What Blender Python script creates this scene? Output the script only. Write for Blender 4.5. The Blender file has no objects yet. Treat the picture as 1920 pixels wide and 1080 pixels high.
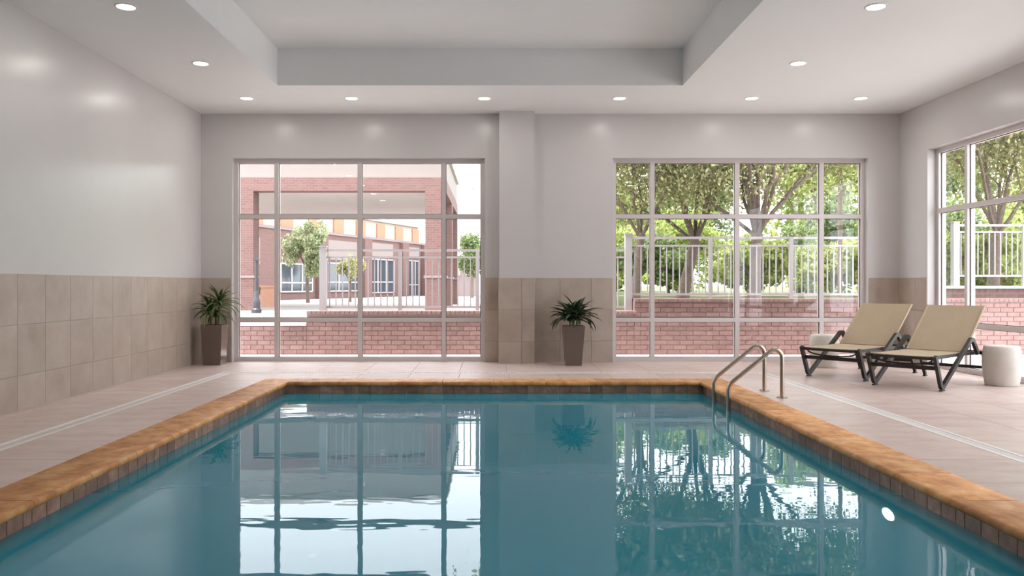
import bpy, bmesh, math, random
from mathutils import Vector, Matrix, Euler
random.seed(7)
S = bpy.context.scene
COL = S.collection
PI = math.pi

# ------------------------------------------------------------------ camera
cam = bpy.data.objects.new('camera', bpy.data.cameras.new('camera'))
COL.objects.link(cam)
cam.location = (0, 0, 1.13)
cam.rotation_euler = (PI/2, 0, 0)
cam.data.sensor_width = 36
cam.data.lens = 28.5
cam.data.shift_x = 34/1920
cam.data.shift_y = -6/1920
cam.data.clip_end = 500
S.camera = cam

# ------------------------------------------------------------------ world, sun, exposure
w = bpy.data.worlds.new('sky'); S.world = w; w.use_nodes = True
bg = w.node_tree.nodes['Background']
bg.inputs[0].default_value = (0.86, 0.94, 1.0, 1)
bg.inputs[1].default_value = 5.6
sun = bpy.data.objects.new('sun', bpy.data.lights.new('sun', 'SUN'))
COL.objects.link(sun)
sun.data.energy = 8.0; sun.data.angle = math.radians(3); sun.data.color = (1, .975, .94)
sun.rotation_euler = Vector((0.30, 0.10, -0.95)).to_track_quat('-Z', 'Y').to_euler()
S.view_settings.view_transform = 'Standard'
S.view_settings.look = 'None'
S.view_settings.gamma = 1
S.view_settings.use_curve_mapping = False
S.view_settings.exposure = 0.2
LAMP_W = 4.6            # watts of each ceiling downlight

# ------------------------------------------------------------------ materials
def new_mat(name):
    m = bpy.data.materials.new(name); m.use_nodes = True
    nt = m.node_tree
    return m, nt, nt.nodes['Principled BSDF']
def N(nt, typ, **kw):
    n = nt.nodes.new(typ)
    for k, v in kw.items(): setattr(n, k, v)
    return n
def ramp(nt, fac, stops):
    r = N(nt, 'ShaderNodeValToRGB')
    el = r.color_ramp.elements
    while len(el) < len(stops): el.new(0.5)
    for e, (p, c) in zip(el, stops):
        e.position = p; e.color = (*c, 1)
    nt.links.new(fac, r.inputs[0])
    return r.outputs[0]
def mixc(nt, fac, a, b, mode='MIX'):
    m = N(nt, 'ShaderNodeMix', data_type='RGBA', blend_type=mode)
    for sock, v in ((m.inputs[0], fac), (m.inputs[6], a), (m.inputs[7], b)):
        if isinstance(v, (int, float)): sock.default_value = v
        elif isinstance(v, tuple): sock.default_value = (*v, 1)
        else: nt.links.new(v, sock)
    return m.outputs[2]
def noise(nt, scale, detail=4, rough=.55, vec=None, stretch=None):
    n = N(nt, 'ShaderNodeTexNoise')
    n.inputs['Scale'].default_value = scale; n.inputs['Detail'].default_value = detail
    n.inputs['Roughness'].default_value = rough
    if vec is None:
        vec = N(nt, 'ShaderNodeTexCoord').outputs['Object']
    if stretch:
        mp = N(nt, 'ShaderNodeMapping'); mp.inputs['Scale'].default_value = stretch
        nt.links.new(vec, mp.inputs[0]); vec = mp.outputs[0]
    nt.links.new(vec, n.inputs['Vector'])
    return n.outputs['Fac']
def bump(nt, bsdf, h, strength, dist=.01):
    b = N(nt, 'ShaderNodeBump'); b.inputs['Strength'].default_value = strength
    b.inputs['Distance'].default_value = dist
    nt.links.new(h, b.inputs['Height']); nt.links.new(b.outputs[0], bsdf.inputs['Normal'])
def plain(name, col, rough=.5, metal=0, nscale=0, namt=.08, spec=.5, bumpk=0):
    m, nt, p = new_mat(name)
    p.inputs['Roughness'].default_value = rough; p.inputs['Metallic'].default_value = metal
    p.inputs['Specular IOR Level'].default_value = spec
    if nscale:
        f = noise(nt, nscale)
        c = ramp(nt, f, [(.25, tuple(x*(1-namt) for x in col)), (.75, tuple(min(1, x*(1+namt)) for x in col))])
        nt.links.new(c, p.inputs['Base Color'])
        if bumpk: bump(nt, p, f, bumpk)
    else: p.inputs['Base Color'].default_value = (*col, 1)
    return m
def world_pos(nt):
    return N(nt, 'ShaderNodeNewGeometry').outputs['Position']
def stone(name, c0, c1, c2, scale, rough, rnd=.12, stretch=None, bumpk=.15):
    """mottled stone or tile, each piece a little different (object random)"""
    m, nt, p = new_mat(name)
    pos = world_pos(nt); oi = N(nt, 'ShaderNodeObjectInfo')
    off = N(nt, 'ShaderNodeVectorMath', operation='SCALE'); off.inputs['Scale'].default_value = 7
    cx = N(nt, 'ShaderNodeCombineXYZ')
    for i in range(3): nt.links.new(oi.outputs['Random'], cx.inputs[i])
    nt.links.new(cx.outputs[0], off.inputs[0])
    ad = N(nt, 'ShaderNodeVectorMath', operation='ADD')
    nt.links.new(pos, ad.inputs[0]); nt.links.new(off.outputs[0], ad.inputs[1])
    f = noise(nt, scale, 8, .65, ad.outputs[0], stretch)
    c = ramp(nt, f, [(.28, c0), (.5, c1), (.74, c2)])
    mr = N(nt, 'ShaderNodeMapRange'); mr.inputs[3].default_value = 1-rnd; mr.inputs[4].default_value = 1+rnd
    nt.links.new(oi.outputs['Random'], mr.inputs[0])
    hs = N(nt, 'ShaderNodeHueSaturation')
    nt.links.new(mr.outputs[0], hs.inputs['Value']); nt.links.new(c, hs.inputs['Color'])
    nt.links.new(hs.outputs[0], p.inputs['Base Color'])
    p.inputs['Roughness'].default_value = rough
    if bumpk: bump(nt, p, noise(nt, scale*6, 6, .6, ad.outputs[0]), bumpk, .004)
    return m

M = {}
M['paint'] = plain('wall_paint', (.64, .612, .602), .27, nscale=3, namt=.012)
M['ceil'] = plain('ceiling_paint', (.885, .882, .875), .55, nscale=2, namt=.01)
M['grout'] = plain('tile_grout', (.40, .345, .30), .9, nscale=30)
M['walltile'] = stone('wall_tile', (.38, .30, .245), (.455, .375, .31), (.53, .45, .385), 2.6, .42, .05)
M['decktile'] = stone('deck_tile', (.56, .405, .35), (.65, .51, .455), (.71, .60, .55), 3.2, .38, .05, (1, 1.8, 1), .1)
M['deckgrout'] = plain('deck_grout', (.42, .36, .32), .9, nscale=30)
M['coping'] = stone('coping_stone', (.36, .125, .032), (.64, .285, .085), (.82, .50, .24), 5.5, .6, .17, (1.4, 1, 1), .3)
M['pooltile'] = stone('pool_tile', (.17, .085, .055), (.30, .165, .115), (.46, .30, .215), 9, .35, .28)
M['poolgrout'] = plain('pool_grout', (.46, .43, .39), .8, nscale=40)
M['plaster'] = plain('pool_plaster', (.15, .41, .49), .7, nscale=4, namt=.06)
M['drain'] = plain('drain_plastic', (.86, .80, .77), .45)
M['dark'] = plain('dark_gap', (.32, .28, .26), .9)
M['alu'] = plain('window_aluminium', (.66, .60, .59), .42, .15)
M['gasket'] = plain('window_gasket', (.04, .035, .035), .7)
M['steel'] = plain('brushed_rail', (.50, .43, .37), .26, 1.0, nscale=60, namt=.06)
M['bronze'] = plain('bronze_frame', (.022, .016, .013), .45, .1)
M['stool'] = plain('stool_ceramic', (.66, .61, .55), .55, nscale=12, namt=.05, bumpk=.05)
M['pot'] = plain('pot_brown', (.15, .11, .092), .22, nscale=8, namt=.04)
M['soil'] = plain('pot_soil', (.035, .025, .018), .95, nscale=60, namt=.4, bumpk=.5)
M['cane'] = plain('plant_cane', (.16, .11, .07), .8, nscale=40, namt=.2)
M['white'] = plain('white_metal', (.40, .375, .38), .45)
M['trimring'] = plain('lamp_trim', (.82, .81, .79), .4)
M['cream'] = plain('cream_stucco', (.25, .205, .185), .8, nscale=2, namt=.04)
M['soffit'] = plain('soffit_board', (.52, .46, .44), .8, nscale=2, namt=.04)
M['orange'] = plain('orange_panel', (.40, .20, .12), .8, nscale=3, namt=.06)
M['pale'] = plain('pale_panel', (.40, .33, .28), .8, nscale=3, namt=.04)
M['mauve'] = plain('mauve_panel', (.24, .18, .18), .8, nscale=3, namt=.04)
M['iron'] = plain('black_iron', (.035, .035, .04), .45)
M['darkglass'] = plain('dark_glazing', (.05, .06, .075), .08)
M['concrete'] = plain('pale_concrete', (.57, .545, .53), .85, nscale=3, namt=.08)
M['asphalt'] = plain('pale_paving', (.34, .31, .29), .9, nscale=2, namt=.08)
M['earth'] = plain('bed_earth', (.085, .10, .035), .95, nscale=6, namt=.4)
M['bark'] = plain('tree_bark', (.17, .125, .10), .9, nscale=14, namt=.35, bumpk=.4)
M['polebrown'] = plain('pole_brown', (.20, .13, .10), .8)
M['terracotta'] = plain('terracotta', (.5, .26, .18), .8, nscale=10)

# single bricks
M['brick'] = stone('brick_clay', (.22, .125, .11), (.275, .16, .145), (.34, .215, .195), 14, .85, .12)
M['mortar'] = plain('brick_mortar', (.33, .25, .23), .95, nscale=20)
# far brickwork
m, nt, p = new_mat('far_brickwork')
pos = world_pos(nt); sx = N(nt, 'ShaderNodeSeparateXYZ'); nt.links.new(pos, sx.inputs[0])
ad = N(nt, 'ShaderNodeMath', operation='ADD'); nt.links.new(sx.outputs[0], ad.inputs[0]); nt.links.new(sx.outputs[1], ad.inputs[1])
cb = N(nt, 'ShaderNodeCombineXYZ'); nt.links.new(ad.outputs[0], cb.inputs[0]); nt.links.new(sx.outputs[2], cb.inputs[1])
bt = N(nt, 'ShaderNodeTexBrick'); nt.links.new(cb.outputs[0], bt.inputs['Vector'])
bt.inputs['Scale'].default_value = 1; bt.inputs['Brick Width'].default_value = .21; bt.inputs['Row Height'].default_value = .075
bt.inputs['Mortar Size'].default_value = .006
bt.inputs['Color1'].default_value = (.15, .076, .067, 1); bt.inputs['Color2'].default_value = (.18, .094, .083, 1)
bt.inputs['Mortar'].default_value = (.19, .14, .128, 1)
nt.links.new(bt.outputs['Color'], p.inputs['Base Color']); p.inputs['Roughness'].default_value = .9
M['farbrick'] = m

# window glass: clear, with a true Fresnel reflection
def fresnel_mix(name, ior, tint, rough=0.0):
    m = bpy.data.materials.new(name); m.use_nodes = True; nt = m.node_tree; nt.nodes.clear()
    out = N(nt, 'ShaderNodeOutputMaterial'); mx = N(nt, 'ShaderNodeMixShader')
    fr = N(nt, 'ShaderNodeFresnel')
    gm = N(nt, 'ShaderNodeNewGeometry'); mr = N(nt, 'ShaderNodeMapRange')      # same reflectance from either side of the sheet
    mr.inputs[3].default_value = ior; mr.inputs[4].default_value = 1/ior
    nt.links.new(gm.outputs['Backfacing'], mr.inputs[0]); nt.links.new(mr.outputs[0], fr.inputs[0])
    tr = N(nt, 'ShaderNodeBsdfTransparent'); tr.inputs[0].default_value = (*tint, 1)
    gl = N(nt, 'ShaderNodeBsdfGlossy'); gl.inputs['Roughness'].default_value = rough
    nt.links.new(fr.outputs[0], mx.inputs[0]); nt.links.new(tr.outputs[0], mx.inputs[1]); nt.links.new(gl.outputs[0], mx.inputs[2])
    nt.links.new(mx.outputs[0], out.inputs[0])
    return m, nt, fr, gl
M['glass'] = fresnel_mix('window_glass', 1.45, (.965, .95, .95))[0]
m, nt, fr, gl = fresnel_mix('pool_water', 1.333, (.5, .86, .95))
# a little milky scatter in the water body
mxs = [n for n in nt.nodes if n.type == 'MIX_SHADER'][0]; tr_ = [n for n in nt.nodes if n.type == 'BSDF_TRANSPARENT'][0]
df = N(nt, 'ShaderNodeBsdfDiffuse'); df.inputs[0].default_value = (.045, .42, .57, 1)
mx2 = N(nt, 'ShaderNodeMixShader'); mx2.inputs[0].default_value = .58
nt.links.new(tr_.outputs[0], mx2.inputs[1]); nt.links.new(df.outputs[0], mx2.inputs[2]); nt.links.new(mx2.outputs[0], mxs.inputs[1])
b = N(nt, 'ShaderNodeBump'); b.inputs['Strength'].default_value = .22; b.inputs['Distance'].default_value = .004
pos = world_pos(nt)
nt.links.new(noise(nt, 3.2, 2, .5, pos, (.7, 1.6, 1)), b.inputs['Height'])
nt.links.new(b.outputs[0], gl.inputs['Normal']); nt.links.new(b.outputs[0], fr.inputs['Normal'])
M['water'] = m

def emit(name, col, k):
    m = bpy.data.materials.new(name); m.use_nodes = True; nt = m.node_tree
    p = nt.nodes['Principled BSDF']; p.inputs['Base Color'].default_value = (.8, .8, .8, 1)
    p.inputs['Emission Color'].default_value = (*col, 1); p.inputs['Emission Strength'].default_value = k
    return m
M['lens'] = emit('lamp_lens', (1, .95, .88), 6)
M['poollens'] = emit('pool_lamp_lens', (.9, .97, 1), 14)

# sling fabric
m, nt, p = new_mat('tan_sling')
tc = N(nt, 'ShaderNodeTexCoord').outputs['Object']
f = noise(nt, 220, 2, .5, tc, (1, .15, 1)); f2 = noise(nt, 5, 3, .5, tc)
c = ramp(nt, f, [(.3, (.36, .265, .17)), (.7, (.45, .345, .235))])
nt.links.new(mixc(nt, .12, c, ramp(nt, f2, [(.3, (.38, .3, .2)), (.7, (.55, .45, .33))])), p.inputs['Base Color'])
p.inputs['Roughness'].default_value = .8; bump(nt, p, f, .15, .002)
M['sling'] = m

def leafmat(name, stops, trans=.45, rough=.5):
    m, nt, p = new_mat(name)
    out = nt.nodes['Material Output']
    g = N(nt, 'ShaderNodeNewGeometry')
    c = ramp(nt, g.outputs['Random Per Island'], stops)
    nt.links.new(c, p.inputs['Base Color']); p.inputs['Roughness'].default_value = rough
    t = N(nt, 'ShaderNodeBsdfTranslucent'); nt.links.new(c, t.inputs[0])
    mx = N(nt, 'ShaderNodeMixShader'); mx.inputs[0].default_value = trans
    nt.links.new(p.outputs[0], mx.inputs[1]); nt.links.new(t.outputs[0], mx.inputs[2]); nt.links.new(mx.outputs[0], out.inputs[0])
    return m
M['leaf_tree'] = leafmat('tree_leaves', [(0, (.24, .27, .11)), (.5, (.40, .41, .18)), (.85, (.56, .53, .27)), (1, (.55, .43, .24))])
M['leaf_bush'] = leafmat('bush_leaves', [(0, (.20, .27, .07)), (.5, (.38, .45, .13)), (1, (.56, .58, .22))])
M['leaf_dark'] = leafmat('dark_leaves', [(0, (.10, .15, .06)), (.6, (.20, .27, .10)), (1, (.34, .38, .16))])
M['leaf_round'] = leafmat('round_tree_leaves', [(0, (.16, .21, .10)), (.5, (.33, .38, .20)), (1, (.58, .60, .38))])
def potleaf(name, c0, c1):
    m, nt, p = new_mat(name)
    oi = N(nt, 'ShaderNodeObjectInfo')
    nt.links.new(ramp(nt, oi.outputs['Random'], [(0, c0), (1, c1)]), p.inputs['Base Color'])
    p.inputs['Roughness'].default_value = .35
    return m
M['potleaf'] = potleaf('pot_leaf', (.03, .06, .02), (.16, .22, .06))
M['potleaf_dark'] = potleaf('pot_leaf_dark', (.018, .035, .016), (.06, .095, .04))

# ------------------------------------------------------------------ helpers
class MB:
    """collects geometry, builds ONE mesh object"""
    def __init__(s): s.v = []; s.f = []
    def add(s, vs, fs):
        o = len(s.v); s.v += [tuple(v) for v in vs]; s.f += [tuple(i+o for i in f) for f in fs]; return s
    def box(s, a, b):
        (x0, y0, z0), (x1, y1, z1) = a, b
        return s.add([(x0,y0,z0),(x1,y0,z0),(x1,y1,z0),(x0,y1,z0),(x0,y0,z1),(x1,y0,z1),(x1,y1,z1),(x0,y1,z1)],
                     [(3,2,1,0),(4,5,6,7),(0,1,5,4),(1,2,6,5),(2,3,7,6),(3,0,4,7)])
    def chip(s, W, H, T, c):
        """tile lying in xy, thickness T up z, chamfer c; centred"""
        a, b2 = W/2, H/2
        vs = [(-a,-b2,0),(a,-b2,0),(a,b2,0),(-a,b2,0),(-a,-b2,T-c),(a,-b2,T-c),(a,b2,T-c),(-a,b2,T-c),
              (-a+c,-b2+c,T),(a-c,-b2+c,T),(a-c,b2-c,T),(-a+c,b2-c,T)]
        fs = [(0,3,2,1),(8,9,10,11)]
        for i in range(4):
            j = (i+1) % 4
            fs += [(i,j,4+j,4+i),(4+i,4+j,8+j,8+i)]
        return s.add(vs, fs)
    def tube(s, pts, rad, n=10, cap=True, flat=1.0, up=None):
        pts = [Vector(p) for p in pts]; k = len(pts)
        rads = rad if isinstance(rad, (list, tuple)) else [rad]*k
        rings = []; prev = None
        for i, p in enumerate(pts):
            t = (pts[min(i+1,k-1)] - pts[max(i-1,0)]).normalized()
            if prev is None:
                u = Vector(up) if up else (Vector((0,0,1)) if abs(t.z) < .9 else Vector((1,0,0)))
            else: u = prev
            u = (u - t*u.dot(t)).normalized(); prev = u
            v = t.cross(u)
            rings.append([p + (u*math.cos(2*PI*j/n) + v*math.sin(2*PI*j/n)*flat)*rads[i] for j in range(n)])
        vs = [v for r in rings for v in r]; fs = []
        for i in range(k-1):
            for j in range(n):
                q = (j+1) % n
                fs.append((i*n+j, i*n+q, (i+1)*n+q, (i+1)*n+j))
        if cap:
            fs.append(tuple(range(n-1,-1,-1))); fs.append(tuple((k-1)*n+j for j in range(n)))
        return s.add(vs, fs)
    def bar(s, pts, wx, th):
        """rectangular bar swept in a yz plane: wx across x, th thick"""
        pts = [Vector(p) for p in pts]; k = len(pts); vs = []; fs = []
        for i, p in enumerate(pts):
            t = (pts[min(i+1,k-1)] - pts[max(i-1,0)]).normalized()
            n = Vector((1,0,0)).cross(t).normalized(); a = Vector((wx/2,0,0)); b = n*th/2
            vs += [p-a-b, p+a-b, p+a+b, p-a+b]
        for i in range(k-1):
            for j in range(4):
                q = (j+1) % 4
                fs.append((i*4+j, i*4+q, (i+1)*4+q, (i+1)*4+j))
        fs += [(3,2,1,0), tuple((k-1)*4+j for j in range(4))]
        return s.add(vs, fs)
    def lathe(s, prof, n=32, c=(0,0,0)):
        vs = [(c[0]+r*math.cos(2*PI*j/n), c[1]+r*math.sin(2*PI*j/n), c[2]+z) for r, z in prof for j in range(n)]
        fs = []
        for i in range(len(prof)-1):
            for j in range(n):
                q = (j+1) % n
                fs.append((i*n+j, i*n+q, (i+1)*n+q, (i+1)*n+j))
        fs += [tuple(range(n-1,-1,-1)), tuple((len(prof)-1)*n+j for j in range(n))]
        return s.add(vs, fs)
    def mesh(s, name, mat, smooth=False):
        me = bpy.data.meshes.new(name); me.from_pydata(s.v, [], s.f)
        me.materials.append(M[mat] if isinstance(mat, str) else mat)
        if smooth:
            me.polygons.foreach_set('use_smooth', [True]*len(me.polygons))
            try: me.set_sharp_from_angle(angle=math.radians(40))
            except Exception: pass
        me.update(); return me
    def build(s, name, mat, parent=None, smooth=False, loc=None):
        return link(name, s.mesh(name, mat, smooth), parent, loc)
def link(name, me, parent=None, loc=None, rot=None):
    o = bpy.data.objects.new(name, me); COL.objects.link(o)
    if parent: o.parent = parent
    if loc is not None: o.location = loc
    if rot is not None: o.rotation_euler = rot
    return o
def tag(o, label=None, cat=None, group=None, kind=None):
    for k, v in (('label', label), ('category', cat), ('group', group), ('kind', kind)):
        if v: o[k] = v
    return o
def empty(name, loc=(0,0,0), rz=0):
    o = bpy.data.objects.new(name, None); COL.objects.link(o)
    o.location = loc; o.rotation_euler = (0,0,rz); o.empty_display_size = .1
    return o
def copy_tree(o, parent=None):
    c = o.copy(); COL.objects.link(c); c.parent = parent
    for ch in [x for x in o.children]: copy_tree(ch, c)
    return c
def arc(c, r, a0, a1, n):
    return [(c[0]+r*math.cos(a0+(a1-a0)*i/n), c[1]+r*math.sin(a0+(a1-a0)*i/n)) for i in range(n+1)]
def fillet(pts, rad, n=6):
    """round the inner corners of a polyline of Vectors"""
    pts = [Vector(p) for p in pts]; out = [pts[0]]
    for i in range(1, len(pts)-1):
        a, b, c = pts[i-1], pts[i], pts[i+1]
        r = rad[i-1] if isinstance(rad, (list, tuple)) else rad
        d1 = (a-b).normalized(); d2 = (c-b).normalized()
        ang = d1.angle(d2); tl = min(r/math.tan(ang/2), (a-b).length*.49, (c-b).length*.49)
        p0, p1 = b+d1*tl, b+d2*tl
        for k in range(n+1):
            t = k/n
            out.append(p0*(1-t)**2 + b*2*t*(1-t) + p1*t*t)
    out.append(pts[-1]); return out

# ------------------------------------------------------------------ room shell
XL, XR, YB, YN, ZC = -4.28, 5.93, 11.85, -2.6, 3.63      # inner faces
T = .25
PX, PY0, PY1 = 2.40, .9, 9.41                            # pool inside (coping nose)
CW = .34                                                 # coping width
WAT = -.13
ZW0, ZW1 = 0.0, 2.985                                    # window openings
W1 = (-3.828, -.133); W2 = (1.738, 5.473)                # back wall openings (x)
W3 = (7.28, 11.087); W4 = (2.6, 6.4)                     # right wall openings (y); W4 is unseen, added to let in daylight
TT = 1.23                                                # wainscot top

mb = MB()
o_ = CW + PX
for a, b in (((XL-T, YN-T, -.3), (-o_, YB+T, -.012)), ((o_, YN-T, -.3), (XR+T, YB+T, -.012)),
             ((-o_, PY1+CW, -.3), (o_, YB+T, -.012)), ((-o_, YN-T, -.3), (o_, PY0-CW, -.012))):
    mb.box(a, b)
floor = tag(mb.build('floor', 'deckgrout'), kind='structure')

def wall_with_holes(name, axis, at, thick, lo, hi, holes):
    mb = MB()
    def bx(a0, a1, z0, z1):
        if axis == 'x': mb.box((a0, at, z0), (a1, at+thick, z1))
        else: mb.box((at, a0, z0), (at+thick, a1, z1))
    cur = lo
    for h0, h1 in sorted(holes):
        bx(cur, h0, -.012, ZC); bx(h0, h1, ZW1, ZC)
        cur = h1
    bx(cur, hi, -.012, ZC)
    return tag(mb.build(name, 'paint'), kind='structure')
wall_back = wall_with_holes('wall_back', 'x', YB, T, XL-T, XR+T, [W1, W2])
wall_right = wall_with_holes('wall_right', 'y', XR, T, YN, YB, [W3, W4])
wall_left = wall_with_holes('wall_left', 'y', XL-T, T, YN, YB, [])
wall_front = wall_with_holes('wall_front', 'x', YN-T, T, XL-T, XR+T, [])
wall_front.data.materials[0] = M['walltile']  # unseen wall; darker tile colour put on to cut light bounced back
# pilaster between the windows
CX0, CX1, CY = .077, .576, 11.67
pil = tag(MB().box((CX0, CY, -.012), (CX1, YB, ZC)).build('wall_pilaster', 'paint'), kind='structure')
# ceiling with the raised tray
TX0, TX1, TY0, TY1, TZ = -2.714, 2.366, .6, 10.16, 4.09
mb = MB()
mb.box((XL-T, YN-T, ZC), (TX0, YB+T, TZ)).box((TX1, YN-T, ZC), (XR+T, YB+T, TZ))
mb.box((TX0, TY1, ZC), (TX1, YB+T, TZ)).box((TX0, YN-T, ZC), (TX1, TY0, TZ))
mb.box((XL-T, YN-T, TZ), (XR+T, YB+T, TZ+.2))
ceiling = tag(mb.build('ceiling', 'ceil'), kind='structure')

# ---- wall tiles (each its own piece)
tile_cache = {}
def tile_mesh(W, H, T_, c, mat, name):
    key = (round(W, 4), round(H, 4), T_, c, mat)
    if key not in tile_cache: tile_cache[key] = MB().chip(W, H, T_, c).mesh(name, mat)
    return tile_cache[key]
def edges(lo, hi, step, start=None):
    """joint positions between lo and hi"""
    e = [lo]; p = start if start is not None else lo+step
    while p < hi-.03:
        if p > lo+.03: e.append(p)
        p += step
    return e+[hi]
GR = .004
ROWS = [-.010, .31, .77, TT]
def wainscot(parent, face, lo, hi, at, step=.455, start=None):
    """face: '-y' tiles look to the camera, '+x' left wall, '-x' right wall, ..."""
    e = edges(lo, hi, step, start)
    rot = {'-y': (PI/2, 0, 0), '+y': (PI/2, 0, PI), '+x': (PI/2, 0, PI/2), '-x': (PI/2, 0, -PI/2)}[face]
    for a, b in zip(e[:-1], e[1:]):
        for z0, z1 in zip(ROWS[:-1], ROWS[1:]):
            me = tile_mesh(b-a-GR, z1-z0-GR, .012, .002, 'walltile', 'tile')
            c = (a+b)/2; z = (z0+z1)/2
            loc = (c, at, z) if face[1] == 'y' else (at, c, z)
            link('tile', me, parent, loc, rot)
wainscot(wall_left, '+x', YN, YB, XL, start=YN+.31)
wainscot(wall_back, '-y', XL+.012, W1[0], YB)
wainscot(wall_back, '-y', W1[1], CX0-.012, YB)
wainscot(wall_back, '-y', CX1+.012, W2[0], YB, start=.965)
wainscot(wall_back, '-y', W2[1], XR-.012, YB)
wainscot(pil, '-y', CX0-.012, CX1+.012, CY, start=.40)
wainscot(pil, '-x', CY, YB-.012, CX0)
wainscot(pil, '+x', CY, YB-.012, CX1)
wainscot(wall_right, '-x', W3[1], YB, XR, start=11.4)
wainscot(wall_right, '-x', W4[1], W3[0], XR)
wainscot(wall_right, '-x', YN, W4[0], XR)

# ---- deck tiles
DX, DW = 3.43, .15                                       # drain centre line and width
DYF = 10.41                                              # far drain
def deck(xs, ys):
    for x0, x1 in zip(xs[:-1], xs[1:]):
        for y0, y1 in zip(ys[:-1], ys[1:]):
            link('tile', tile_mesh(x1-x0-GR, y1-y0-GR, .012, .0015, 'decktile', 'tile'), floor, ((x0+x1)/2, (y0+y1)/2, -.012))
yl = edges(YN, YB, .62, YN+.4)
dl, dr = -DX-DW/2, DX+DW/2
deck([XL+.012, XL+.115, dl], yl)
deck(edges(dr, XR-.012, .588), yl)
ym = edges(YN, DYF-DW/2, .62, YN+.4)
deck([-DX+DW/2, -o_], ym); deck([o_, DX-DW/2], ym)
deck(edges(-DX-DW/2, DX+DW/2, .62, -DX+.5), [DYF+DW/2, 11.1, YB-.012])
deck(edges(-o_, o_, .62, -o_+.45), [PY1+CW, DYF-DW/2])
deck(edges(-o_, o_, .62, -o_+.45), [YN, -1.2, -.45, PY0-CW])
# tiles inside the window reveals
deck(edges(W1[0], W1[1], .62), [YB, YB+.09]); deck(edges(W2[0], W2[1], .62), [YB, YB+.09])
deck([XR-.012, XR+.11], edges(W3[0], W3[1], .62)); deck([XR-.012, XR+.11], edges(W4[0], W4[1], .62))

# ---- drains
def drain(name_label, a, b, vertical):
    root = empty('drain_channel', (0, 0, 0))
    tag(root, name_label, 'drain', 'drain channels in the deck')
    h = DW/2
    tr = MB(); gr = MB(); bd = MB()
    if vertical:   # along y at x = a[0]
        x, y0, y1 = a[0], a[1], b[1]
        tr.box((x-h+.002, y0, -.012), (x-h+.034, y1, .001)).box((x+h-.034, y0, -.012), (x+h-.002, y1, .001))
        bd.box((x-h+.034, y0, -.012), (x+h-.034, y1, -.010))
        n = int((y1-y0)/.03)
        for i in range(n):
            y = y0+(i+.5)*(y1-y0)/n
            gr.box((x-h+.034, y-.009, -.010), (x+h-.034, y+.009, -.001))
    else:
        y, x0, x1 = a[1], a[0], b[0]
        tr.box((x0, y-h+.002, -.012), (x1, y-h+.034, .001)).box((x0, y+h-.034, -.012), (x1, y+h-.002, .001))
        bd.box((x0, y-h+.034, -.012), (x1, y+h-.034, -.010))
        n = int((x1-x0)/.03)
        for i in range(n):
            x = x0+(i+.5)*(x1-x0)/n
            gr.box((x-.009, y-h+.034, -.010), (x+.009, y+h-.034, -.001))
    tr.build('rim', 'drain', root); bd.build('channel_bed', 'dark', root)
    tag(gr.build('grate', 'drain', root), kind='stuff')
drain('white slotted deck drain running beside the long tiled wall', (-DX, YN+.05), (-DX, DYF-DW/2), True)
drain('white slotted deck drain running between the pool ladder and the loungers', (DX, YN+.05), (DX, DYF-DW/2), True)
drain('white slotted deck drain crossing in front of the two planters and back windows', (-DX-DW/2, DYF), (DX+DW/2, DYF), False)

# ------------------------------------------------------------------ pool
pool = tag(empty('swimming_pool', (0, 5, -1.5)), 'rectangular indoor pool edged with rust-coloured stone coping', 'pool')
def ptree(o): o.parent = pool; o.matrix_parent_inverse = Matrix.Translation((0, -5, 1.5)); return o
PW = .02                                                 # waterline tiles stand behind the nose
bx0, bx1, by0, by1, bz = -PX-.05, PX+.05, PY0-.05, PY1+.05, -1.45
mb = MB()
mb.box((bx0-.15, by0-.15, bz-.15), (bx1+.15, by1+.15, bz))
mb.box((bx0-.15, by0-.15, bz), (bx0, by1+.15, -.16)).box((bx1, by0-.15, bz), (bx1+.15, by1+.15, -.16))
mb.box((bx0, by0-.15, bz), (bx1, by0, -.16)).box((bx0, by1, bz), (bx1, by1+.15, -.16))
basin = ptree(mb.build('basin', 'plaster'))
mb = MB()
z0, z1 = -.16, -.045
mb.box((-o_, by0-.15, z0), (bx0, by1+.15, z1)).box((bx1, by0-.15, z0), (o_, by1+.15, z1))
mb.box((bx0, by0-.15, z0), (bx1, by0, z1)).box((bx0, by1, z0), (bx1, by1+.15, z1))
band = ptree(mb.build('waterline_band', 'poolgrout'))
TH = .165
tm = {}
def wtile(loc, rot, wd):
    me = tile_mesh(wd, TH, .012, .0015, 'pooltile', 'tile')
    o = link('tile', me, band, loc, rot)
zc = -.045-TH/2
def band_row(lo, hi, fn):
    random.seed(3)
    p = lo
    while p < hi-.02:
        wd = .141 if random.random() > .1 else .082
        q = min(p+wd, hi)
        fn((p+q)/2, q-p-.005); p = q
band_row(bx0, bx1, lambda c, d: wtile((c, by1, zc), (PI/2, 0, 0), d))
band_row(by0, by1, lambda c, d: wtile((bx0, c, zc), (PI/2, 0, PI/2), d))
band_row(by0, by1, lambda c, d: wtile((bx1, c, zc), (PI/2, 0, -PI/2), d))
band_row(bx0, bx1, lambda c, d: wtile((c, by0, zc), (PI/2, 0, PI), d))
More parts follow.
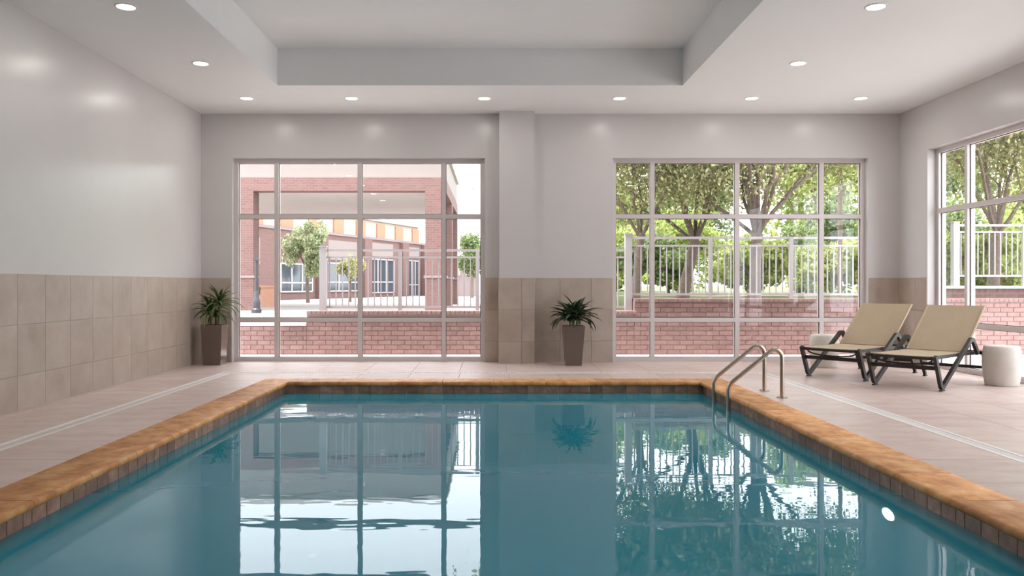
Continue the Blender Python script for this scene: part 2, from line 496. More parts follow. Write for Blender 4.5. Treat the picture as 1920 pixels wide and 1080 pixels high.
# coping stones with a bullnose edge
def cope_mesh(L, key={}):
    k = round(L, 3)
    if k in key: return key[k]
    prof = [(0, -.045), (CW-.012, -.045)] + [(CW-.018+.018*math.sin(a), -.0225-.0225*math.cos(a)) for a in (PI*i/8 for i in range(2, 8))] + [(CW-.022, 0), (.004, .0), (0, -.003)]
    n = len(prof); vs = []; fs = []
    for x in (-L/2, L/2): vs += [(x, -y, z+.003) for y, z in prof]
    for i in range(n):
        j = (i+1) % n
        fs.append((i, j, n+j, n+i))
    fs += [tuple(range(n-1, -1, -1)), tuple(range(n, 2*n))]
    key[k] = MB().add(vs, fs).mesh('stone', 'coping', True)
    bm = bmesh.new(); bm.from_mesh(key[k]); bmesh.ops.recalc_face_normals(bm, faces=bm.faces); bm.to_mesh(key[k]); bm.free()
    return key[k]
mb = MB()
for a, b in (((-o_, PY0-CW, -.06), (bx0, PY1+CW, -.043)), ((bx1, PY0-CW, -.06), (o_, PY1+CW, -.043)),
             ((bx0, by1, -.06), (bx1, PY1+CW, -.043)), ((bx0, PY0-CW, -.06), (bx1, by0, -.043))): mb.box(a, b)
bed = ptree(mb.build('coping', 'deckgrout'))
def cope_run(lo, hi, n, fn):
    L = (hi-lo)/n
    for i in range(n): fn(lo+(i+.5)*L, L-.004)
def cp(loc, rz, L): link('stone', cope_mesh(L), bed, loc, (0, 0, rz))
cope_run(-PX, PX, 8, lambda c, L: cp((c, PY1+CW, 0), 0, L))
cope_run(-PX, PX, 8, lambda c, L: cp((c, PY0-CW, 0), PI, L))
cope_run(PY0-CW, PY1+CW, 15, lambda c, L: cp((-o_, c, 0), PI/2, L))
cope_run(PY0-CW, PY1+CW, 15, lambda c, L: cp((o_, c, 0), -PI/2, L))
# pool lamp in the right basin wall
lp = empty('pool_lamp', (bx1, 5.0, -.285)); ptree(lp); lp.matrix_parent_inverse = Matrix.Translation((0, -5, 1.5))
R_ = Matrix.Rotation(-PI/2, 4, 'Y')
rim = MB().lathe([(.0, 0), (.085, 0), (.085, .012), (.078, .02), (.064, .02), (.064, .012), (0, .012)], 28).build('rim', 'white', lp); rim.rotation_euler = (0, -PI/2, 0)
le = MB().lathe([(.0, .013), (.063, .013), (.055, .02), (.03, .025), (0, .027)], 28).build('lens', 'poollens', lp, True); le.rotation_euler = (0, -PI/2, 0)
lp.scale = (1, 1.25, .55)
# water
wt = MB().add([(bx0+.012, by0+.012, WAT), (bx1-.012, by0+.012, WAT), (bx1-.012, by1-.012, WAT), (bx0+.012, by1-.012, WAT)], [(0, 1, 2, 3)]).build('pool_water', 'water')
tag(wt, 'calm clear teal water filling the indoor pool', 'water', kind='stuff')

# ---- ladder: two bent rails and the treads between them
lad = tag(empty('pool_ladder', (2.88, 8.365, 0)), 'bent metal pool ladder with two handrails at the coping edge', 'ladder')
rail_pts = fillet([(0, 0, .004), (0, 0, .44), (-.075, 0, .50), (-.535, 0, .13), (-.535, 0, -1.0)], [.11, .12, .13], 8)
for s in (-1, 1):
    r = MB().tube(rail_pts, .0215, 14).build('handrail', 'steel', lad, True, (0, s*.265, 0))
    MB().lathe([(0, .001), (.055, .001), (.055, .006), (.045, .014), (.024, .018), (0, .018)], 24).build('base_flange', 'steel', r, True)
for z in (-.27, -.55, -.83):
    MB().box((-.60, -.245, z-.012), (-.50, .245, z+.012)).build('tread', 'steel', lad)

# ------------------------------------------------------------------ windows
FR = .062
def window(name, cuts, depth_at, axis, zs):
    """cuts: frame centre lines along the wall; zs: sill, transoms, head"""
    lo, hi = cuts[0], cuts[-1]; z0, z1 = zs[0], zs[-1]; d0, d1 = depth_at, depth_at+.10
    def bx(mb, a0, a1, zz0, zz1, e0=d0, e1=d1):
        if axis == 'x': mb.box((a0, e0, zz0), (a1, e1, zz1))
        else: mb.box((e0, a0, zz0), (e1, a1, zz1))
    h = FR/2
    mb = MB()
    bx(mb, lo, lo+FR, z0, z1); bx(mb, hi-FR, hi, z0, z1)
    bx(mb, lo+FR, hi-FR, z0, z0+FR); bx(mb, lo+FR, hi-FR, z1-FR, z1)
    root = tag(mb.build(name, 'alu'), kind='structure')
    vs = [lo+h] + list(cuts[1:-1]) + [hi-h]; hs = [z0+h] + list(zs[1:-1]) + [z1-h]
    for c in cuts[1:-1]:
        m_ = MB(); bx(m_, c-h, c+h, z0+FR, z1-FR); m_.build('mullion', 'alu', root)
    for z in zs[1:-1]:
        for a, b in zip(vs[:-1], vs[1:]):
            m_ = MB(); bx(m_, a+h, b-h, z-h, z+h); m_.build('transom', 'alu', root)
    for a, b in zip(vs[:-1], vs[1:]):
        for c, d in zip(hs[:-1], hs[1:]):
            m_ = MB(); bx(m_, a+h+.001, b-h-.001, c+h+.001, d-h-.001, d0+.045, d0+.053); pn = m_.build('pane', 'glass', root)
            g = MB(); q = .007
            for (u0, u1, w0, w1) in ((a+h, a+h+q, c+h, d-h), (b-h-q, b-h, c+h, d-h), (a+h+q, b-h-q, c+h, c+h+q), (a+h+q, b-h-q, d-h-q, d-h)):
                bx(g, u0, u1, w0, w1, d0+.034, d0+.044)
            g.build('gasket', 'gasket', pn)
ZS = [0.0, .612, 2.138, ZW1]
window('window_1', [W1[0], -3.205, -1.977, -.740, W1[1]], YB+.10, 'x', ZS)
window('window_2', [W2[0], 2.339, 3.591, 4.835, W2[1]], YB+.10, 'x', ZS)
window('window_3', [W3[0], 7.90, 9.145, 10.39, W3[1]], XR+.12, 'y', ZS)
window('window_added_daylight', [W4[0], 3.22, 4.47, 5.72, W4[1]], XR+.12, 'y', ZS)  # out of view, added to bring more daylight into the room

# ------------------------------------------------------------------ downlights
lens_me = ring_me = None
def downlight(x, y, label):
    global lens_me, ring_me
    root = tag(empty('downlight', (x, y, ZC)), label, 'downlight', 'recessed ceiling downlights')
    if not lens_me:
        ring_me = MB().lathe([(.078, 0), (.098, 0), (.098, -.004), (.092, -.008), (.080, -.008), (.078, -.003)], 32)
        ring_me.f = ring_me.f[:-2] + [(5*32+j, 5*32+(j+1) % 32, (j+1) % 32, j) for j in range(32)]
        ring_me = ring_me.mesh('trim_ring', 'trimring', True)
        lens_me = MB().lathe([(0, -.0005), (.0775, -.0005), (.0775, -.003), (0, -.003)], 32).mesh('lens', 'lens')
    link('trim_ring', ring_me, root); link('lens', lens_me, root)
    ld = bpy.data.lights.new('downlight_lamp', 'AREA'); ld.shape = 'DISK'; ld.size = .15
    ld.energy = LAMP_W; ld.color = (1, .955, .90); ld.spread = math.radians(180)
    lo = bpy.data.objects.new('lamp', ld); COL.objects.link(lo); lo.parent = root; lo.location = (0, 0, -.006)
for y, nth in zip((9.14, 7.28, 5.45, 3.61, 1.77, -.07), ('second', 'third', 'fourth', 'fifth', 'sixth', 'seventh')):
    downlight(-3.305, y, 'round recessed downlight above the long tiled wall, %s from the back wall' % nth)
    downlight(3.43, y, 'round recessed downlight above the ladder side of the pool, %s from the back wall' % nth)
for x, lb in ((-3.31, 'in the corner above the planter beside the tiled wall'), (-1.905, 'above the window that looks onto the brick porch'),
              (-.129, 'just beside the top of the wall pilaster'), (1.683, 'above the left edge of the tree-filled window'),
              (3.45, 'above the middle of the tree-filled window'), (4.91, 'in the ceiling corner above the loungers')):
    downlight(x, 10.85, 'round recessed downlight '+lb)

# ------------------------------------------------------------------ loungers
def make_lounger():
    root = empty('sun_lounger')
    hw = .325; sz = .365
    # seat sling (slightly sagging sheet with thickness)
    def sheet(p0, p1, width, sag, n=10, m_=8, th=.012):
        p0, p1 = Vector(p0), Vector(p1); d = p1-p0; nrm = Vector((1, 0, 0)).cross(d).normalized()
        top = []; bot = []
        for i in range(n+1):
            for j in range(m_+1):
                u, v = i/n, j/m_*2-1
                s_ = -sag*(1-v*v)*math.sin(PI*min(max(u, .03), .97))**.5
                P = p0 + d*u + Vector((v*width, 0, 0)) + nrm*s_
                top.append(P); bot.append(P-nrm*th)
        k = len(top); c = m_+1; fs = []
        for i in range(n):
            for j in range(m_):
                a = i*c+j; fs.append((a, a+1, a+c+1, a+c)); fs.append((k+a, k+a+c, k+a+c+1, k+a+1))
        for i in range(n):
            a = i*c; fs.append((a, a+c, k+a+c, k+a)); b_ = i*c+m_; fs.append((b_, k+b_, k+b_+c, b_+c))
        for j in range(m_):
            fs.append((j, k+j, k+j+1, j+1)); a = n*c+j; fs.append((a, a+1, k+a+1, k+a))
        return MB().add(top+bot, fs)
    sheet((0, .012, sz+.008), (0, .90, sz+.008), hw-.018, .014).build('seat_sling', 'sling', root, True)
    BK = (0, .915, sz+.015); BT = (0, 1.53, .885)
    bk = sheet(BK, BT, hw, .012).build('back_sling', 'sling', root, True)
    for s in (-1, 1):
        x = s*hw
        d = Vector(BT)-Vector(BK)
        MB().tube([Vector(BK)+Vector((x-s*.012, 0, -.008)), Vector(BT)+Vector((x-s*.012, -.005, -.012))], .014, 8).build('back_rail', 'sling', bk, True)
    # seat rails, long side rails, legs
    for s in (-1, 1):
        x = s*(hw-.012)
        MB().bar([(x, .0, sz-.012), (x, .9, sz-.012), (x, 1.60, sz-.03)], .024, .034).build('side_rail', 'bronze', root)
        xl = s*(hw+.028)
        pts = fillet([(xl, -.005, sz+.012), (xl, .155, .02), (xl, .985, .515), (xl, 1.045, .505), (xl, 1.19, .345)], [.05, .05, .03], 6)
        leg = MB().bar(pts, .034, .048).build('leg', 'bronze', root)
        MB().box((xl-.016, .13, .0), (xl+.016, .215, .012)).build('glide', 'bronze', leg)
        rl = fillet([(xl, 1.30, sz-.02), (xl, 1.36, sz-.03), (xl, 1.54, .02)], .03, 4)
        l2 = MB().bar(rl, .03, .038).build('leg', 'bronze', root)
        MB().box((xl-.016, 1.50, .0), (xl+.016, 1.57, .014)).build('glide', 'bronze', l2)
    MB().box((-hw-.02, .058, .225), (hw+.02, .078, .268)).build('front_stretcher', 'bronze', root)
    MB().box((-hw-.02, 1.43, .15), (hw+.02, 1.45, .185)).build('rear_stretcher', 'bronze', root)
    MB().box((-hw+.005, -.004, sz-.03), (hw-.005, .022, sz-.002)).build('front_rail', 'bronze', root)
    MB().box((-hw+.005, 1.58, sz-.045), (hw-.005, 1.605, sz-.015)).build('rear_rail', 'bronze', root)
    bow = [(hw*.93*math.cos(a), .05+.02*math.sin(a), sz-.035-.055*math.sin(a)) for a in (PI*i/16 for i in range(17))]
    MB().tube(bow, .009, 8).build('sling_bow', 'bronze', root, True)
    prop = fillet([(-hw+.06, 1.20, .60), (-hw+.06, 1.42, .34), (hw-.06, 1.42, .34), (hw-.06, 1.20, .60)], .02, 3)
    MB().tube(prop, .009, 8).build('back_prop', 'bronze', root, True)
    return root
lg = make_lounger()
RZ = -math.atan2(.76, .65)
lg.location = (4.40, 8.77, 0); lg.rotation_euler = (0, 0, RZ)
tag(lg, 'tan sling lounger with bronze frame standing beside the stool at the side-wall window', 'sun lounger', 'tan poolside sun loungers')
l2 = copy_tree(lg); l2.location = (4.00, 9.66, 0)
tag(l2, 'tan sling lounger with bronze frame standing in front of the stool by the back window', 'sun lounger', 'tan poolside sun loungers')

# ------------------------------------------------------------------ stools
prof = [(0, 0), (.160, 0), (.168, .006), (.182, .10), (.194, .20), (.197, .27), (.191, .36), (.182, .425), (.176, .44), (.165, .447), (.06, .444), (0, .443)]
def stool(x, y, label):
    root = tag(empty('drum_stool', (x, y, 0)), label, 'stool', 'pale barrel-shaped side stools')
    MB().lathe(prof, 40).build('body', 'stool', root, True)
stool(5.715, 9.12, 'pale barrel stool beside the lounger at the side-wall window')
stool(4.54, 11.15, 'pale barrel stool behind the lounger by the tree-filled back window')

# ------------------------------------------------------------------ potted plants
def pot(root, b, t, h):
    vs = []
    for s, z in ((b, 0), (t, h), (t-.018, h), (t-.022, h-.05), (0.001, h-.05)):
        vs += [(-s, -s, z), (s, -s, z), (s, s, z), (-s, s, z)]
    fs = [(3, 2, 1, 0)]
    for i in range(3):
        for j in range(4):
            q = (j+1) % 4; fs.append((i*4+j, i*4+q, i*4+4+q, i*4+4+j))
    fs.append((12, 13, 14, 15))
    MB().add(vs[:16], fs).build('planter', 'pot', root)
    s = t-.023
    MB().box((-s, -s, h-.049), (s, s, h-.03)).build('soil', 'soil', root)
def leaf_mesh(L, W, up, droop, mat, n=9):
    """arching blade growing from the origin toward +x"""
    vs = []; fs = []; p = Vector((0, 0, 0)); a = up
    for i in range(n+1):
        t = i/n
        wd = W*(math.sin(PI*min(1, t*.92+.08))**.7)*(1 if t < .97 else .1)
        if i == n: wd = .001
        nrm = Vector((-math.sin(a), 0, math.cos(a)))
        for v, lift in ((-1, .25), (0, 0), (1, .25)):
            vs.append(p + Vector((0, v*wd/2, 0)) + nrm*wd*lift)
        p = p + Vector((math.cos(a), 0, math.sin(a)))*(L/n); a -= droop/n
    for i in range(n):
        for j in range(2):
            q = i*3+j; fs.append((q, q+3, q+4, q+1))
    return MB().add(vs, fs).mesh('leaf', mat, True)
def rosette(root, c, count, L, W, mat, up=(.35, 1.35), droop=(1.2, 2.2), lim=None, wallx=None):
    for i in range(count):
        t = i/count
        a = i*2.399 + random.uniform(-.2, .2)
        u = up[0]+(up[1]-up[0])*t
        k_ = 1.0
        if wallx and math.cos(a) < 0: k_ = min(1, (c[0]+wallx)/(-math.cos(a)*L*1.0+1e-6))
        me = leaf_mesh(k_*L*random.uniform(.8, 1.08)*(1-.15*t), W*random.uniform(.85, 1.15), u, random.uniform(*droop)*(1-.55*t), mat)
        if lim and lim(a): continue
        link('leaf', me, root, (c[0], c[1], c[2]+.03*t), (0, 0, a))
random.seed(21)
p2 = tag(empty('potted_plant', (1.118, 11.43, 0)), 'low bushy broad-leaved plant in a tapered square brown planter between the windows', 'potted plant')
pot(p2, .108, .152, .555)
for cx, cy in ((-.04, -.03), (.045, .0), (0, .05)):
    MB().tube([(cx, cy, .515), (cx*1.2, cy*1.2, .60), (cx*1.3, cy*1.2, .66)], [.012, .012, .01], 8).build('stem', 'cane', p2, True)
rosette(p2, (-.05, -.04, .60), 24, .42, .062, 'potleaf_dark', (.45, 1.4), (1.5, 2.3))
rosette(p2, (.05, -.02, .62), 26, .44, .062, 'potleaf_dark', (.4, 1.4), (1.4, 2.2))
rosette(p2, (0, .04, .64), 14, .38, .06, 'potleaf_dark', (.7, 1.45), (1.2, 2.0), lambda a: math.sin(a) > .75)
p1 = tag(empty('potted_plant', (-3.96, 11.50, 0)), 'spiky dracaena with tall rosettes in a glossy brown planter in the tiled corner', 'potted plant')
pot(p1, .122, .150, .565)
for cx, cy, h in ((.07, -.02, .84), (-.05, -.03, .74), (.0, .05, .66)):
    MB().tube([(cx*.7, cy, .525), (cx*.9, cy, (.53+h)/2), (cx, cy, h)], [.017, .014, .013], 8).build('stem', 'cane', p1, True)
nob = lambda a: math.sin(a) > .8
rosette(p1, (.075, -.02, .82), 34, .40, .040, 'potleaf', (.25, 1.5), (1.4, 2.4), nob, .30)
rosette(p1, (-.055, -.03, .72), 32, .40, .040, 'potleaf', (.15, 1.45), (1.3, 2.4), nob, .30)
rosette(p1, (0, .04, .65), 16, .32, .036, 'potleaf', (.4, 1.3), (1.5, 2.2), nob, .30)

# ------------------------------------------------------------------ outdoors: ground
tag(MB().box((-30, YB+T, -.2), (30, 13.3, -.005)).build('terrace', 'concrete'), kind='structure')
tag(MB().box((XR+T, -10, -.2), (30, YB+T, -.005)).build('side_terrace', 'concrete'), kind='structure')
tag(MB().box((-80, 13.5, -.2), (2.3, 160, .30)).build('street', 'asphalt'), kind='structure')
tag(MB().box((2.3, 13.5, -.2), (80, 160, .84)).build('garden_bed', 'earth'), kind='structure')

# ------------------------------------------------------------------ brick retaining wall (single bricks)
WY = 13.2
rw = tag(empty('brick_retaining_wall', (0, WY, 0)), 'stepped red brick retaining wall carrying the white railings outside', 'wall')
segs = [(-8.0, -3.05, .513), (-3.05, 2.29, .705), (2.29, 12.0, .904)]
core = MB()
for x0, x1, zt in segs: core.box((x0, .012, 0), (x1, .33, zt-.05))
core.build('mortar_core', 'mortar', rw)
BW, BH, BG = .203, .066, .010
brick_me = tile_mesh(BW, BH, .022, .003, 'brick', 'brick')
pos_ = []
for x0, x1, zt in segs:
    r = 0; z = .004
    while z+BH < zt-.045:
        x = x0+(0 if r % 2 else -(BW+BG)/2)
        while x < x1-.02:
            a = max(x, x0); b2 = min(x+BW, x1-.004)
            if b2-a > .03: pos_.append(((a+b2)/2, z+BH/2, b2-a))
            x += BW+BG
        z += BH+BG; r += 1
def seen(p):
    u = p[0]/WY*YB
    return (W1[0] < u < W1[1] or W2[0] < u < W2[1]) and p[2] > BW-.01
vis = sorted([p for p in pos_ if seen(p)], key=lambda p: p[0]**2+(p[1]-1.13)**2)
ind = set(vis[:296])
rest = MB()
for p in pos_:
    if p in ind:
        link('brick', brick_me, rw, (p[0], .020, p[1]), (PI/2, 0, 0))
    else:
        t = MB().chip(p[2], BH, .022, .003)
        rest.add([(p[0]+v[0], .020-v[2], p[1]+v[1]) for v in t.v], t.f)
tag(rest.build('brick_courses', 'brick', rw), kind='stuff')
for x0, x1, zt in segs:      # rowlock caps: soldier bricks on edge; pale slab on the low part
    if zt < .6:
        MB().box((x0, -.03, zt-.048), (x1, .36, zt)).build('cap_slab', 'concrete', rw)
    else:
        c = MB(); x = x0
        while x < x1-.02:
            t = MB().chip(.31+.04, .07, .05, .004)
            c.add([(x+.04+v[1], .155+v[0], zt-.05+v[2]) for v in t.v], t.f); x += .078
        tag(c.build('cap_bricks', 'brick', rw), kind='stuff')
# second tier to the right
rw2 = tag(empty('brick_retaining_wall', (0, 15.0, 0)), 'upper tier of red brick wall under the railing seen through the side window', 'wall')
MB().box((7.9, 0, .84), (14, .3, 1.06)).build('brick_face', 'farbrick', rw2)
MB().box((7.88, -.03, 1.06), (14.02, .33, 1.11)).build('cap_slab', 'concrete', rw2)

# ------------------------------------------------------------------ railings
def railing(x0, x1, y, zb, zt, z2, posts, post_b, label, thick=()):
    root = tag(empty('metal_railing', (0, y, 0)), label, 'railing')
    MB().box((x0, -.02, zt-.04), (x1, .02, zt)).build('top_rail', 'white', root)
    MB().box((x0, -.015, z2-.03), (x1, .015, z2)).build('upper_rail', 'white', root)
    MB().box((x0, -.015, zb), (x1, .015, zb+.035)).build('bottom_rail', 'white', root)
    for p in posts:
        h = .055 if p in thick else .03
        o = MB().box((p-h, -h, post_b), (p+h, h, zt+(.035 if p in thick else .0))).build('post', 'white', root)
        if p in thick: MB().box((p-h-.01, -h-.01, zt+.035), (p+h+.01, h+.01, zt+.05)).build('post_cap', 'white', o)
    n = int((x1-x0)/.104); me = MB().box((-.009, -.009, zb+.035), (.009, .009, z2-.03)).mesh('picket', 'white')
    for i in range(1, n):
        x = x0+(x1-x0)*i/n
        if min(abs(x-p) for p in posts) > .05: link('picket', me, root, (x, 0, 0))
railing(-2.82, 2.155, 13.4, .745, 1.72, 1.60, [-2.82, -1.55, -.27, 1.0], .705, 'lower white metal railing on the brick wall in front of the porch', (-2.82,))
railing(2.22, 7.0, 13.4, .955, 1.925, 1.79, [2.22, 3.58, 4.91, 6.24, 7.0], .704, 'higher white metal railing on the brick wall in front of the trees', (2.22,))
railing(8.62, 13.6, 15.15, 1.28, 2.26, 2.13, [8.62, 9.9, 11.2, 12.5, 13.6], 1.11, 'white metal railing seen through the side-wall window above the upper brick tier', (8.62,))

# ------------------------------------------------------------------ brick porch (porte-cochere)
pc = tag(empty('brick_porch', (-5, 26, .3)), 'large brick porch with square columns and a pale flat soffit', 'porch')
def P(mb, name, mat):
    o = mb.build(name, mat, pc); o.matrix_parent_inverse = Matrix.Translation((5, -26, -.3)); return o
ZB, ZS_ = 4.14, 4.575
for x0, x1, y0 in ((-2.207, -1.557, 26), (-8.25, -7.72, 26), (-2.207, -1.557, 30.1), (-2.207, -1.557, 34.3)):
    c = P(MB().box((x0, y0, .3), (x1, y0+.65, ZB)), 'column', 'farbrick')
    k = MB().box((x0-.04, y0-.04, 1.35), (x1+.04, y0+.69, 1.43)).build('column_band', 'mauve', c)
P(MB().box((-12.5, 26, ZB), (-1.557, 26.5, ZS_)).box((-2.06, 26.5, ZB), (-1.557, 34.95, ZS_)), 'brick_beam', 'farbrick')
P(MB().box((-12.5, 26.5, ZB+.02), (-2.06, 34.95, ZB+.2)), 'soffit', 'soffit')
P(MB().box((-12.5, 26.03, ZS_), (-1.59, 34.95, 5.45)), 'upper_wall', 'cream')
P(MB().box((-12.6, 25.95, 5.45), (-1.5, 35.05, 5.6)), 'roof_coping', 'soffit')

# ------------------------------------------------------------------ far building with striped upper floor
A = Vector((-15.5, 33.4)); B = Vector((-5.1, 62.5)); L = (B-A).length; U = (B-A)/L; ang = math.atan2(U.y, U.x)
fb = tag(empty('shop_building', (A.x, A.y, .3), ang), 'long brick building with orange and cream striped upper storey behind the porch', 'building')
def uat(px):     # distance along the front where a sight line of image column px meets it
    k = (px-926)/1520
    return (k*A.y-A.x)/(U.x-k*U.y)
# local x along the front, local +y away from the viewer (left side of travel)
MB().box((0, 0, 0), (L, 8, 3.85)).build('wall', 'farbrick', fb)
MB().box((-.1, -.08, 3.85), (L+.1, 8, 4.0)).build('ledge', 'mauve', fb)
MB().box((0, .35, 4.0), (L-1, 8, 5.15)).build('upper_wall', 'pale', fb)
n = 11
for i in range(n):
    u = L*(i+.25)/n
    MB().box((u, .28, 4.05), (u+L/n*.42, .36, 5.0)).build('stripe_panel', 'orange', fb)
MB().box((-.1, .2, 5.15), (L-.8, 8, 5.3)).build('roof_edge', 'pale', fb)
for a, b2, z0, z1 in ((524, 583, .45, 2.0), (612, 672, .45, 2.15), (690, 737, .3, 2.55), (763, 783, .0, 2.6)):
    u0, u1 = uat(a), uat(b2)
    wd = MB().box((u0, -.06, z0), (u1, .05, z1)).build('shop_window', 'darkglass', fb)
    fr = MB()
    k = 3
    for i in range(k+1):
        u = u0+(u1-u0)*i/k; fr.box((u-.05, -.11, z0), (u+.05, -.06, z1))
    for z in (z0, z0+(z1-z0)*.32, z1): fr.box((u0, -.10, z-.04), (u1, -.06, z+.04))
    fr.build('mullion_grid', 'white', wd)
for a, b2, z0, z1 in ((476, 486, 1.9, 3.3), (606, 668, 2.35, 3.55), (690, 736, 2.75, 3.65), (760, 785, 2.8, 3.6)):
    MB().box((uat(a), -.05, z0), (uat(b2), .05, z1)).build('wall_panel', 'cream', fb)
for a in (592, 678, 750, 790):
    MB().box((uat(a), -.25, 0), (uat(a)+1.0, .05, 3.85)).build('pier', 'farbrick', fb)
# small distant pavilion past the porch corner
dp = tag(empty('distant_pavilion', (-2.2, 58, .3)), 'small distant mauve building beyond the porch corner', 'building')
MB().box((-1.2, 0, 0), (1.05, 5, 2.7)).build('wall', 'mauve', dp)
MB().box((-1.3, -.1, 2.7), (1.15, 5.1, 2.9)).build('roof', 'farbrick', dp)
for x in (-.8, .15): MB().box((x, -.05, 1.5), (x+.6, .02, 2.4)).build('window', 'pale', dp)

# ------------------------------------------------------------------ street furniture by the porch
lpx = tag(empty('lamp_post', (-7.0, 23.9, .3)), 'slim black iron post on a fluted base beside the porch column', 'lamp post')
MB().lathe([(0, 0), (.15, 0), (.15, .1), (.11, .14), (.12, .32), (.09, .42), (.07, .46), (.07, .62), (.05, .66), (0, .66)], 16).build('base', 'iron', lpx, True)
MB().lathe([(0, .66), (.055, .66), (.045, 1.55), (0, 1.55)], 12).build('pole', 'iron', lpx, True)
MB().box((-.09, -.09, 1.55), (.09, .09, 1.58)).box((-.07, -.07, 1.58), (.07, .07, 1.62)).build('cap', 'iron', lpx)
bp = tag(empty('brick_planter_box', (-8.6, 31, .3)), 'low terracotta planter box behind the black post', 'planter')
MB().box((-.3, -.3, 0), (.3, .3, .72)).box((-.34, -.34, .72), (.34, .34, .8)).build('box', 'terracotta', bp)

# ------------------------------------------------------------------ trees and shrubs
def leaf_cloud(mb, pts, size, rnd):
    for p in pts:
        s = size*rnd.uniform(.6, 1.3)
        d = Vector((rnd.gauss(0, 1), rnd.gauss(0, 1), rnd.gauss(0, .7))).normalized()
        e = d.orthogonal().normalized(); e.rotate(Matrix.Rotation(rnd.uniform(0, 2*PI), 3, d)) if False else None
        f = d.cross(e)
        a = rnd.uniform(0, 2*PI); u = e*math.cos(a)+f*math.sin(a); v = d.cross(u)
        P_ = Vector(p)
        mb.add([P_-u*s*.5, P_+v*s*.27, P_+u*s*.5, P_-v*s*.27], [(0, 1, 2, 3)])
def tree(name, loc, label, cat, height, trunk_r, spread, fork, leafmat_, leaf_n, leaf_s, seed, lean=(0, 0), limbs=6, group=None, levels=3, rise=1.0, ymin=14.2):
    rnd = random.Random(seed); root = tag(empty(name, loc), label, cat, group)
    wood = MB(); tips = []
    def grow(p, d, ln, r, lv):
        n = 5; pts = [p]; rs = [r]; q = p.copy(); dd = d.copy()
        for i in range(n):
            dd = (dd + Vector((rnd.gauss(0, .10), rnd.gauss(0, .10), rnd.gauss(0, .05)+.02))).normalized()
            if (q + dd*ln/n).y + loc[1] < ymin: dd.y = abs(dd.y)*.6
            q = q + dd*ln/n; pts.append(q.copy()); rs.append(r*(1-.5*(i+1)/n))
            if lv >= 2: tips.append(q.copy())
        wood.tube(pts, rs, 7 if lv < 2 else 5, cap=False)
        if lv < levels:
            k = 3 if lv else 3
            for j in range(k):
                i = rnd.randint(2, n); base = pts[i]
                nd = (dd + Vector((rnd.gauss(0, .55), rnd.gauss(0, .55), rnd.gauss(.1, .3)))).normalized()
                grow(base, nd, ln*rnd.uniform(.55, .8), rs[i]*.62, lv+1)
    top = Vector((lean[0], lean[1], fork))
    wood.tube([(0, 0, -.05), top*.15, top*.5, top*.85, top], [trunk_r*1.35, trunk_r*1.05, trunk_r*.92, trunk_r*.9, trunk_r*.95], 10)
    for i in range(limbs):
        a = 2*PI*i/limbs + rnd.uniform(-.3, .3); s = rnd.uniform(.2, 1.2)*spread
        d = Vector((math.cos(a)*s, math.sin(a)*s, (height-fork)*rise*rnd.uniform(.55, 1))).normalized()
        grow(top*rnd.uniform(.86, 1), d, (height-fork)*rnd.uniform(.42, .62), trunk_r*.36, 1)
    wood.build('trunk', 'bark', root, True)
    lv = MB(); pts = []
    for i in range(leaf_n):
        t = rnd.choice(tips)+Vector((rnd.gauss(0, .24), rnd.gauss(0, .24), rnd.gauss(-.10, .22)))*(height/5)
        if t.y+loc[1] > ymin-.4: pts.append(t)
    leaf_cloud(lv, pts, leaf_s, rnd)
    tag(lv.build('foliage', leafmat_, root), kind='stuff')
    return root
def bush(name, loc, rad, label, cat, leafmat_, n, s, seed, group=None, stem=0.0, stem_r=.05, up=0.0):
    """crown of loose leaf lumps on an inner stem"""
    rnd = random.Random(seed); root = tag(empty(name, loc), label, cat, group)
    rx, ry, rz = rad; cz = stem+rz
    st = MB().tube([(0, 0, -.05), (rnd.uniform(-.05, .05), 0, cz*.5), (0, 0, cz)], [stem_r*1.2, stem_r, stem_r*.6], 8)
    for i in range(7):
        a = rnd.uniform(0, 2*PI); st.tube([(0, 0, cz*.55+rnd.uniform(-.1, .2)*rz), (math.cos(a)*rx*.35, math.sin(a)*ry*.35, cz*.9), (math.cos(a)*rx*.7, math.sin(a)*ry*.7, cz+rnd.uniform(-.2, .6)*rz)], [stem_r*.5, stem_r*.35, stem_r*.15], 5)
    st.build('stem', 'bark', root, True)
    lumps = []
    for i in range(26):
        d = Vector((rnd.gauss(0, 1), rnd.gauss(0, 1), rnd.gauss(.1, 1))).normalized()*rnd.uniform(.45, .82)
        lumps.append((Vector((d.x*rx, d.y*ry, cz+d.z*rz)), rnd.uniform(.22, .38)))
    pts = []
    for i in range(n):
        c, r = rnd.choice(lumps); d = Vector((rnd.gauss(0, 1), rnd.gauss(0, 1), rnd.gauss(0, 1))).normalized()*rnd.uniform(.5, 1)*r
        pts.append(c+Vector((d.x*rx, d.y*ry, d.z*rz)))
    lv = MB(); leaf_cloud(lv, pts, s, rnd); tag(lv.build('foliage', leafmat_, root), kind='stuff')
    return root
GZ = .84
tree('shade_tree', (4.85, 15.1, GZ), 'large vase-shaped tree with one straight trunk behind the railing', 'tree', 6.0, .115, 3.0, 1.25, 'leaf_tree', 100000, .08, 5, (0.05, 0), 12, levels=4)
tree('shade_tree', (3.85, 16.6, GZ), 'spreading tree with a leaning trunk behind the railing post', 'tree', 6.0, .12, 2.8, 1.2, 'leaf_tree', 75000, .085, 11, (.3, .1), 7, levels=4)
tree('shade_tree', (2.75, 15.8, GZ), 'slimmer leaning tree beside the step in the brick wall', 'tree', 5.6, .085, 2.4, 1.3, 'leaf_tree', 55000, .085, 17, (.12, .0), 6, levels=4)
tree('shade_tree', (10.45, 17.0, GZ), 'leafy tree seen through the side-wall window', 'tree', 6.5, .12, 3.2, 1.4, 'leaf_tree', 60000, .095, 29, (.1, .0), 8, levels=4)
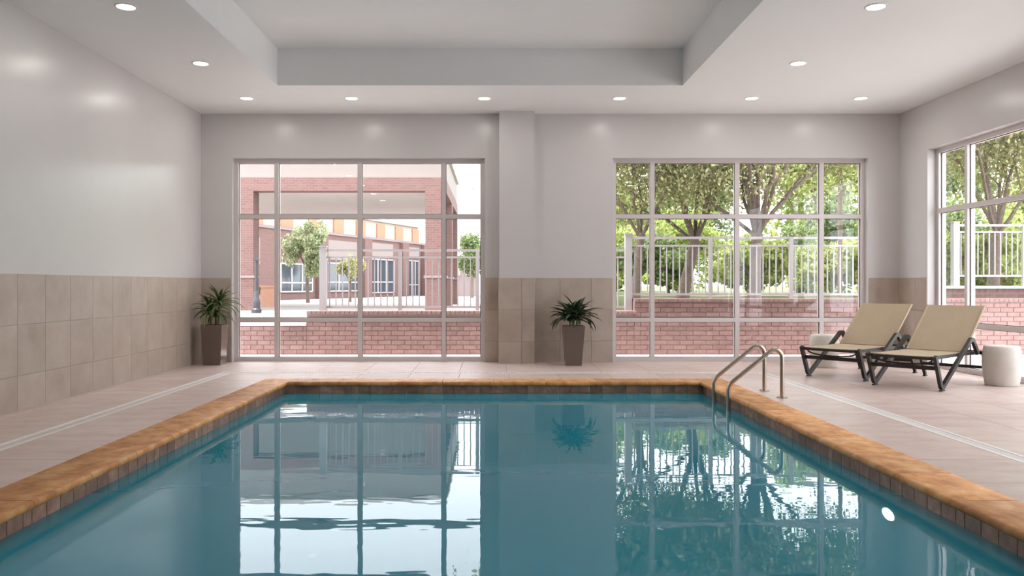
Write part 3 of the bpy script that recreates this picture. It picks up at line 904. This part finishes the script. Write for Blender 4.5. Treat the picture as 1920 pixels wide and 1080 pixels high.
bl = ['olive shrub behind the spreading tree with the leaning trunk', 'bright green shrub right behind the straight-trunked tree',
      'bright green shrub beside the foot of the thin brown pole', 'tall olive shrub behind the thin brown pole',
      'bright green shrub behind the slimmer leaning tree', 'tall bright green shrub far behind the straight-trunked tree',
      'olive shrub behind the leafy tree of the side-wall window', 'tallest bright green shrub beyond the upper brick tier',
      'low bright green shrub just behind the side-window railing']
bt_ = ['pale green distant tree behind the slimmer leaning tree', 'dark dense distant tree behind the straight-trunked tree', 'pale green distant tree behind the side-window tree',
       'dark tall distant tree beyond the upper brick tier', 'pale tallest distant tree at the far end of the garden', 'dark low distant tree between the two trunks']
rb = random.Random(4)
for i, (x, y, r, h) in enumerate(((4.0, 20.5, 1.1, .75), (6.35, 20.0, 1.1, .8), (8.75, 20.5, 1.1, .7), (9.6, 23.0, 1.7, 1.3), (3.4, 24.5, 1.6, 1.2), (6.0, 25.5, 1.8, 1.35), (12.2, 22.0, 1.8, 1.3), (14.5, 24.0, 2.0, 1.6), (11.6, 19.0, 1.2, .8))):
    bush('garden_shrub', (x, y, GZ), (r, 1.0, h), bl[i], 'shrub', 'leaf_bush' if i % 3 else 'leaf_dark', 7000, .13, 40+i, 'shrubs behind the shade trees', .05)
for i, (x, y, r, h) in enumerate(((3.4, 31, 2.3, 2.6), (8.0, 33, 2.6, 2.6), (12.5, 31, 2.6, 3.0), (17.5, 32, 2.6, 3.6), (23.4, 33, 3.0, 3.8), (6.0, 36, 2.4, 2.3))):
    bush('background_tree', (x, y, GZ), (r, 1.6, h), bt_[i], 'tree', 'leaf_dark' if i % 2 else 'leaf_bush', 9000, .22, 70+i, 'distant garden trees', .1, .12)
for i in range(7):
    bush('hedge_shrub', (3.6+i*2.35, 27.6, GZ), (1.15, .8, .75), 'low pale green hedge bush in the row along the back of the garden', 'shrub', 'leaf_bush', 5000, .16, 120+i, 'hedge row at the back of the garden', 0.0)
bush('round_tree', (-8.6, 37.5, .3), (1.15, 1.1, 1.5), 'small round-crowned tree on a thin trunk behind the porch', 'tree', 'leaf_round', 9000, .13, 91, None, .95, .08)
bush('young_tree', (-6.9, 39.0, .3), (.72, .7, .78), 'small yellow-green tree behind the railing and porch', 'tree', 'leaf_tree', 3000, .12, 92, None, .75, .05)
bush('topiary_shrub', (-8.75, 29.7, .3), (.2, .2, .42), 'narrow clipped shrub beside the terracotta planter box', 'shrub', 'leaf_dark', 1200, .06, 93, None, .25, .03)
bush('distant_tree', (-1.4, 52, .3), (1.1, 1.0, 1.6), 'lone distant tree rising past the porch corner', 'tree', 'leaf_dark', 4000, .2, 94, None, 1.2, .1)
ut = tag(empty('utility_pole', (8.2, 19.2, GZ)), 'thin brown pole standing among the trees', 'pole')
MB().tube([(0, 0, -.02), (0, 0, 5.5)], [.055, .045], 10).build('shaft', 'polebrown', ut, True)
MB().box((-.35, -.03, 5.1), (.35, .03, 5.18)).build('crossarm', 'polebrown', ut)
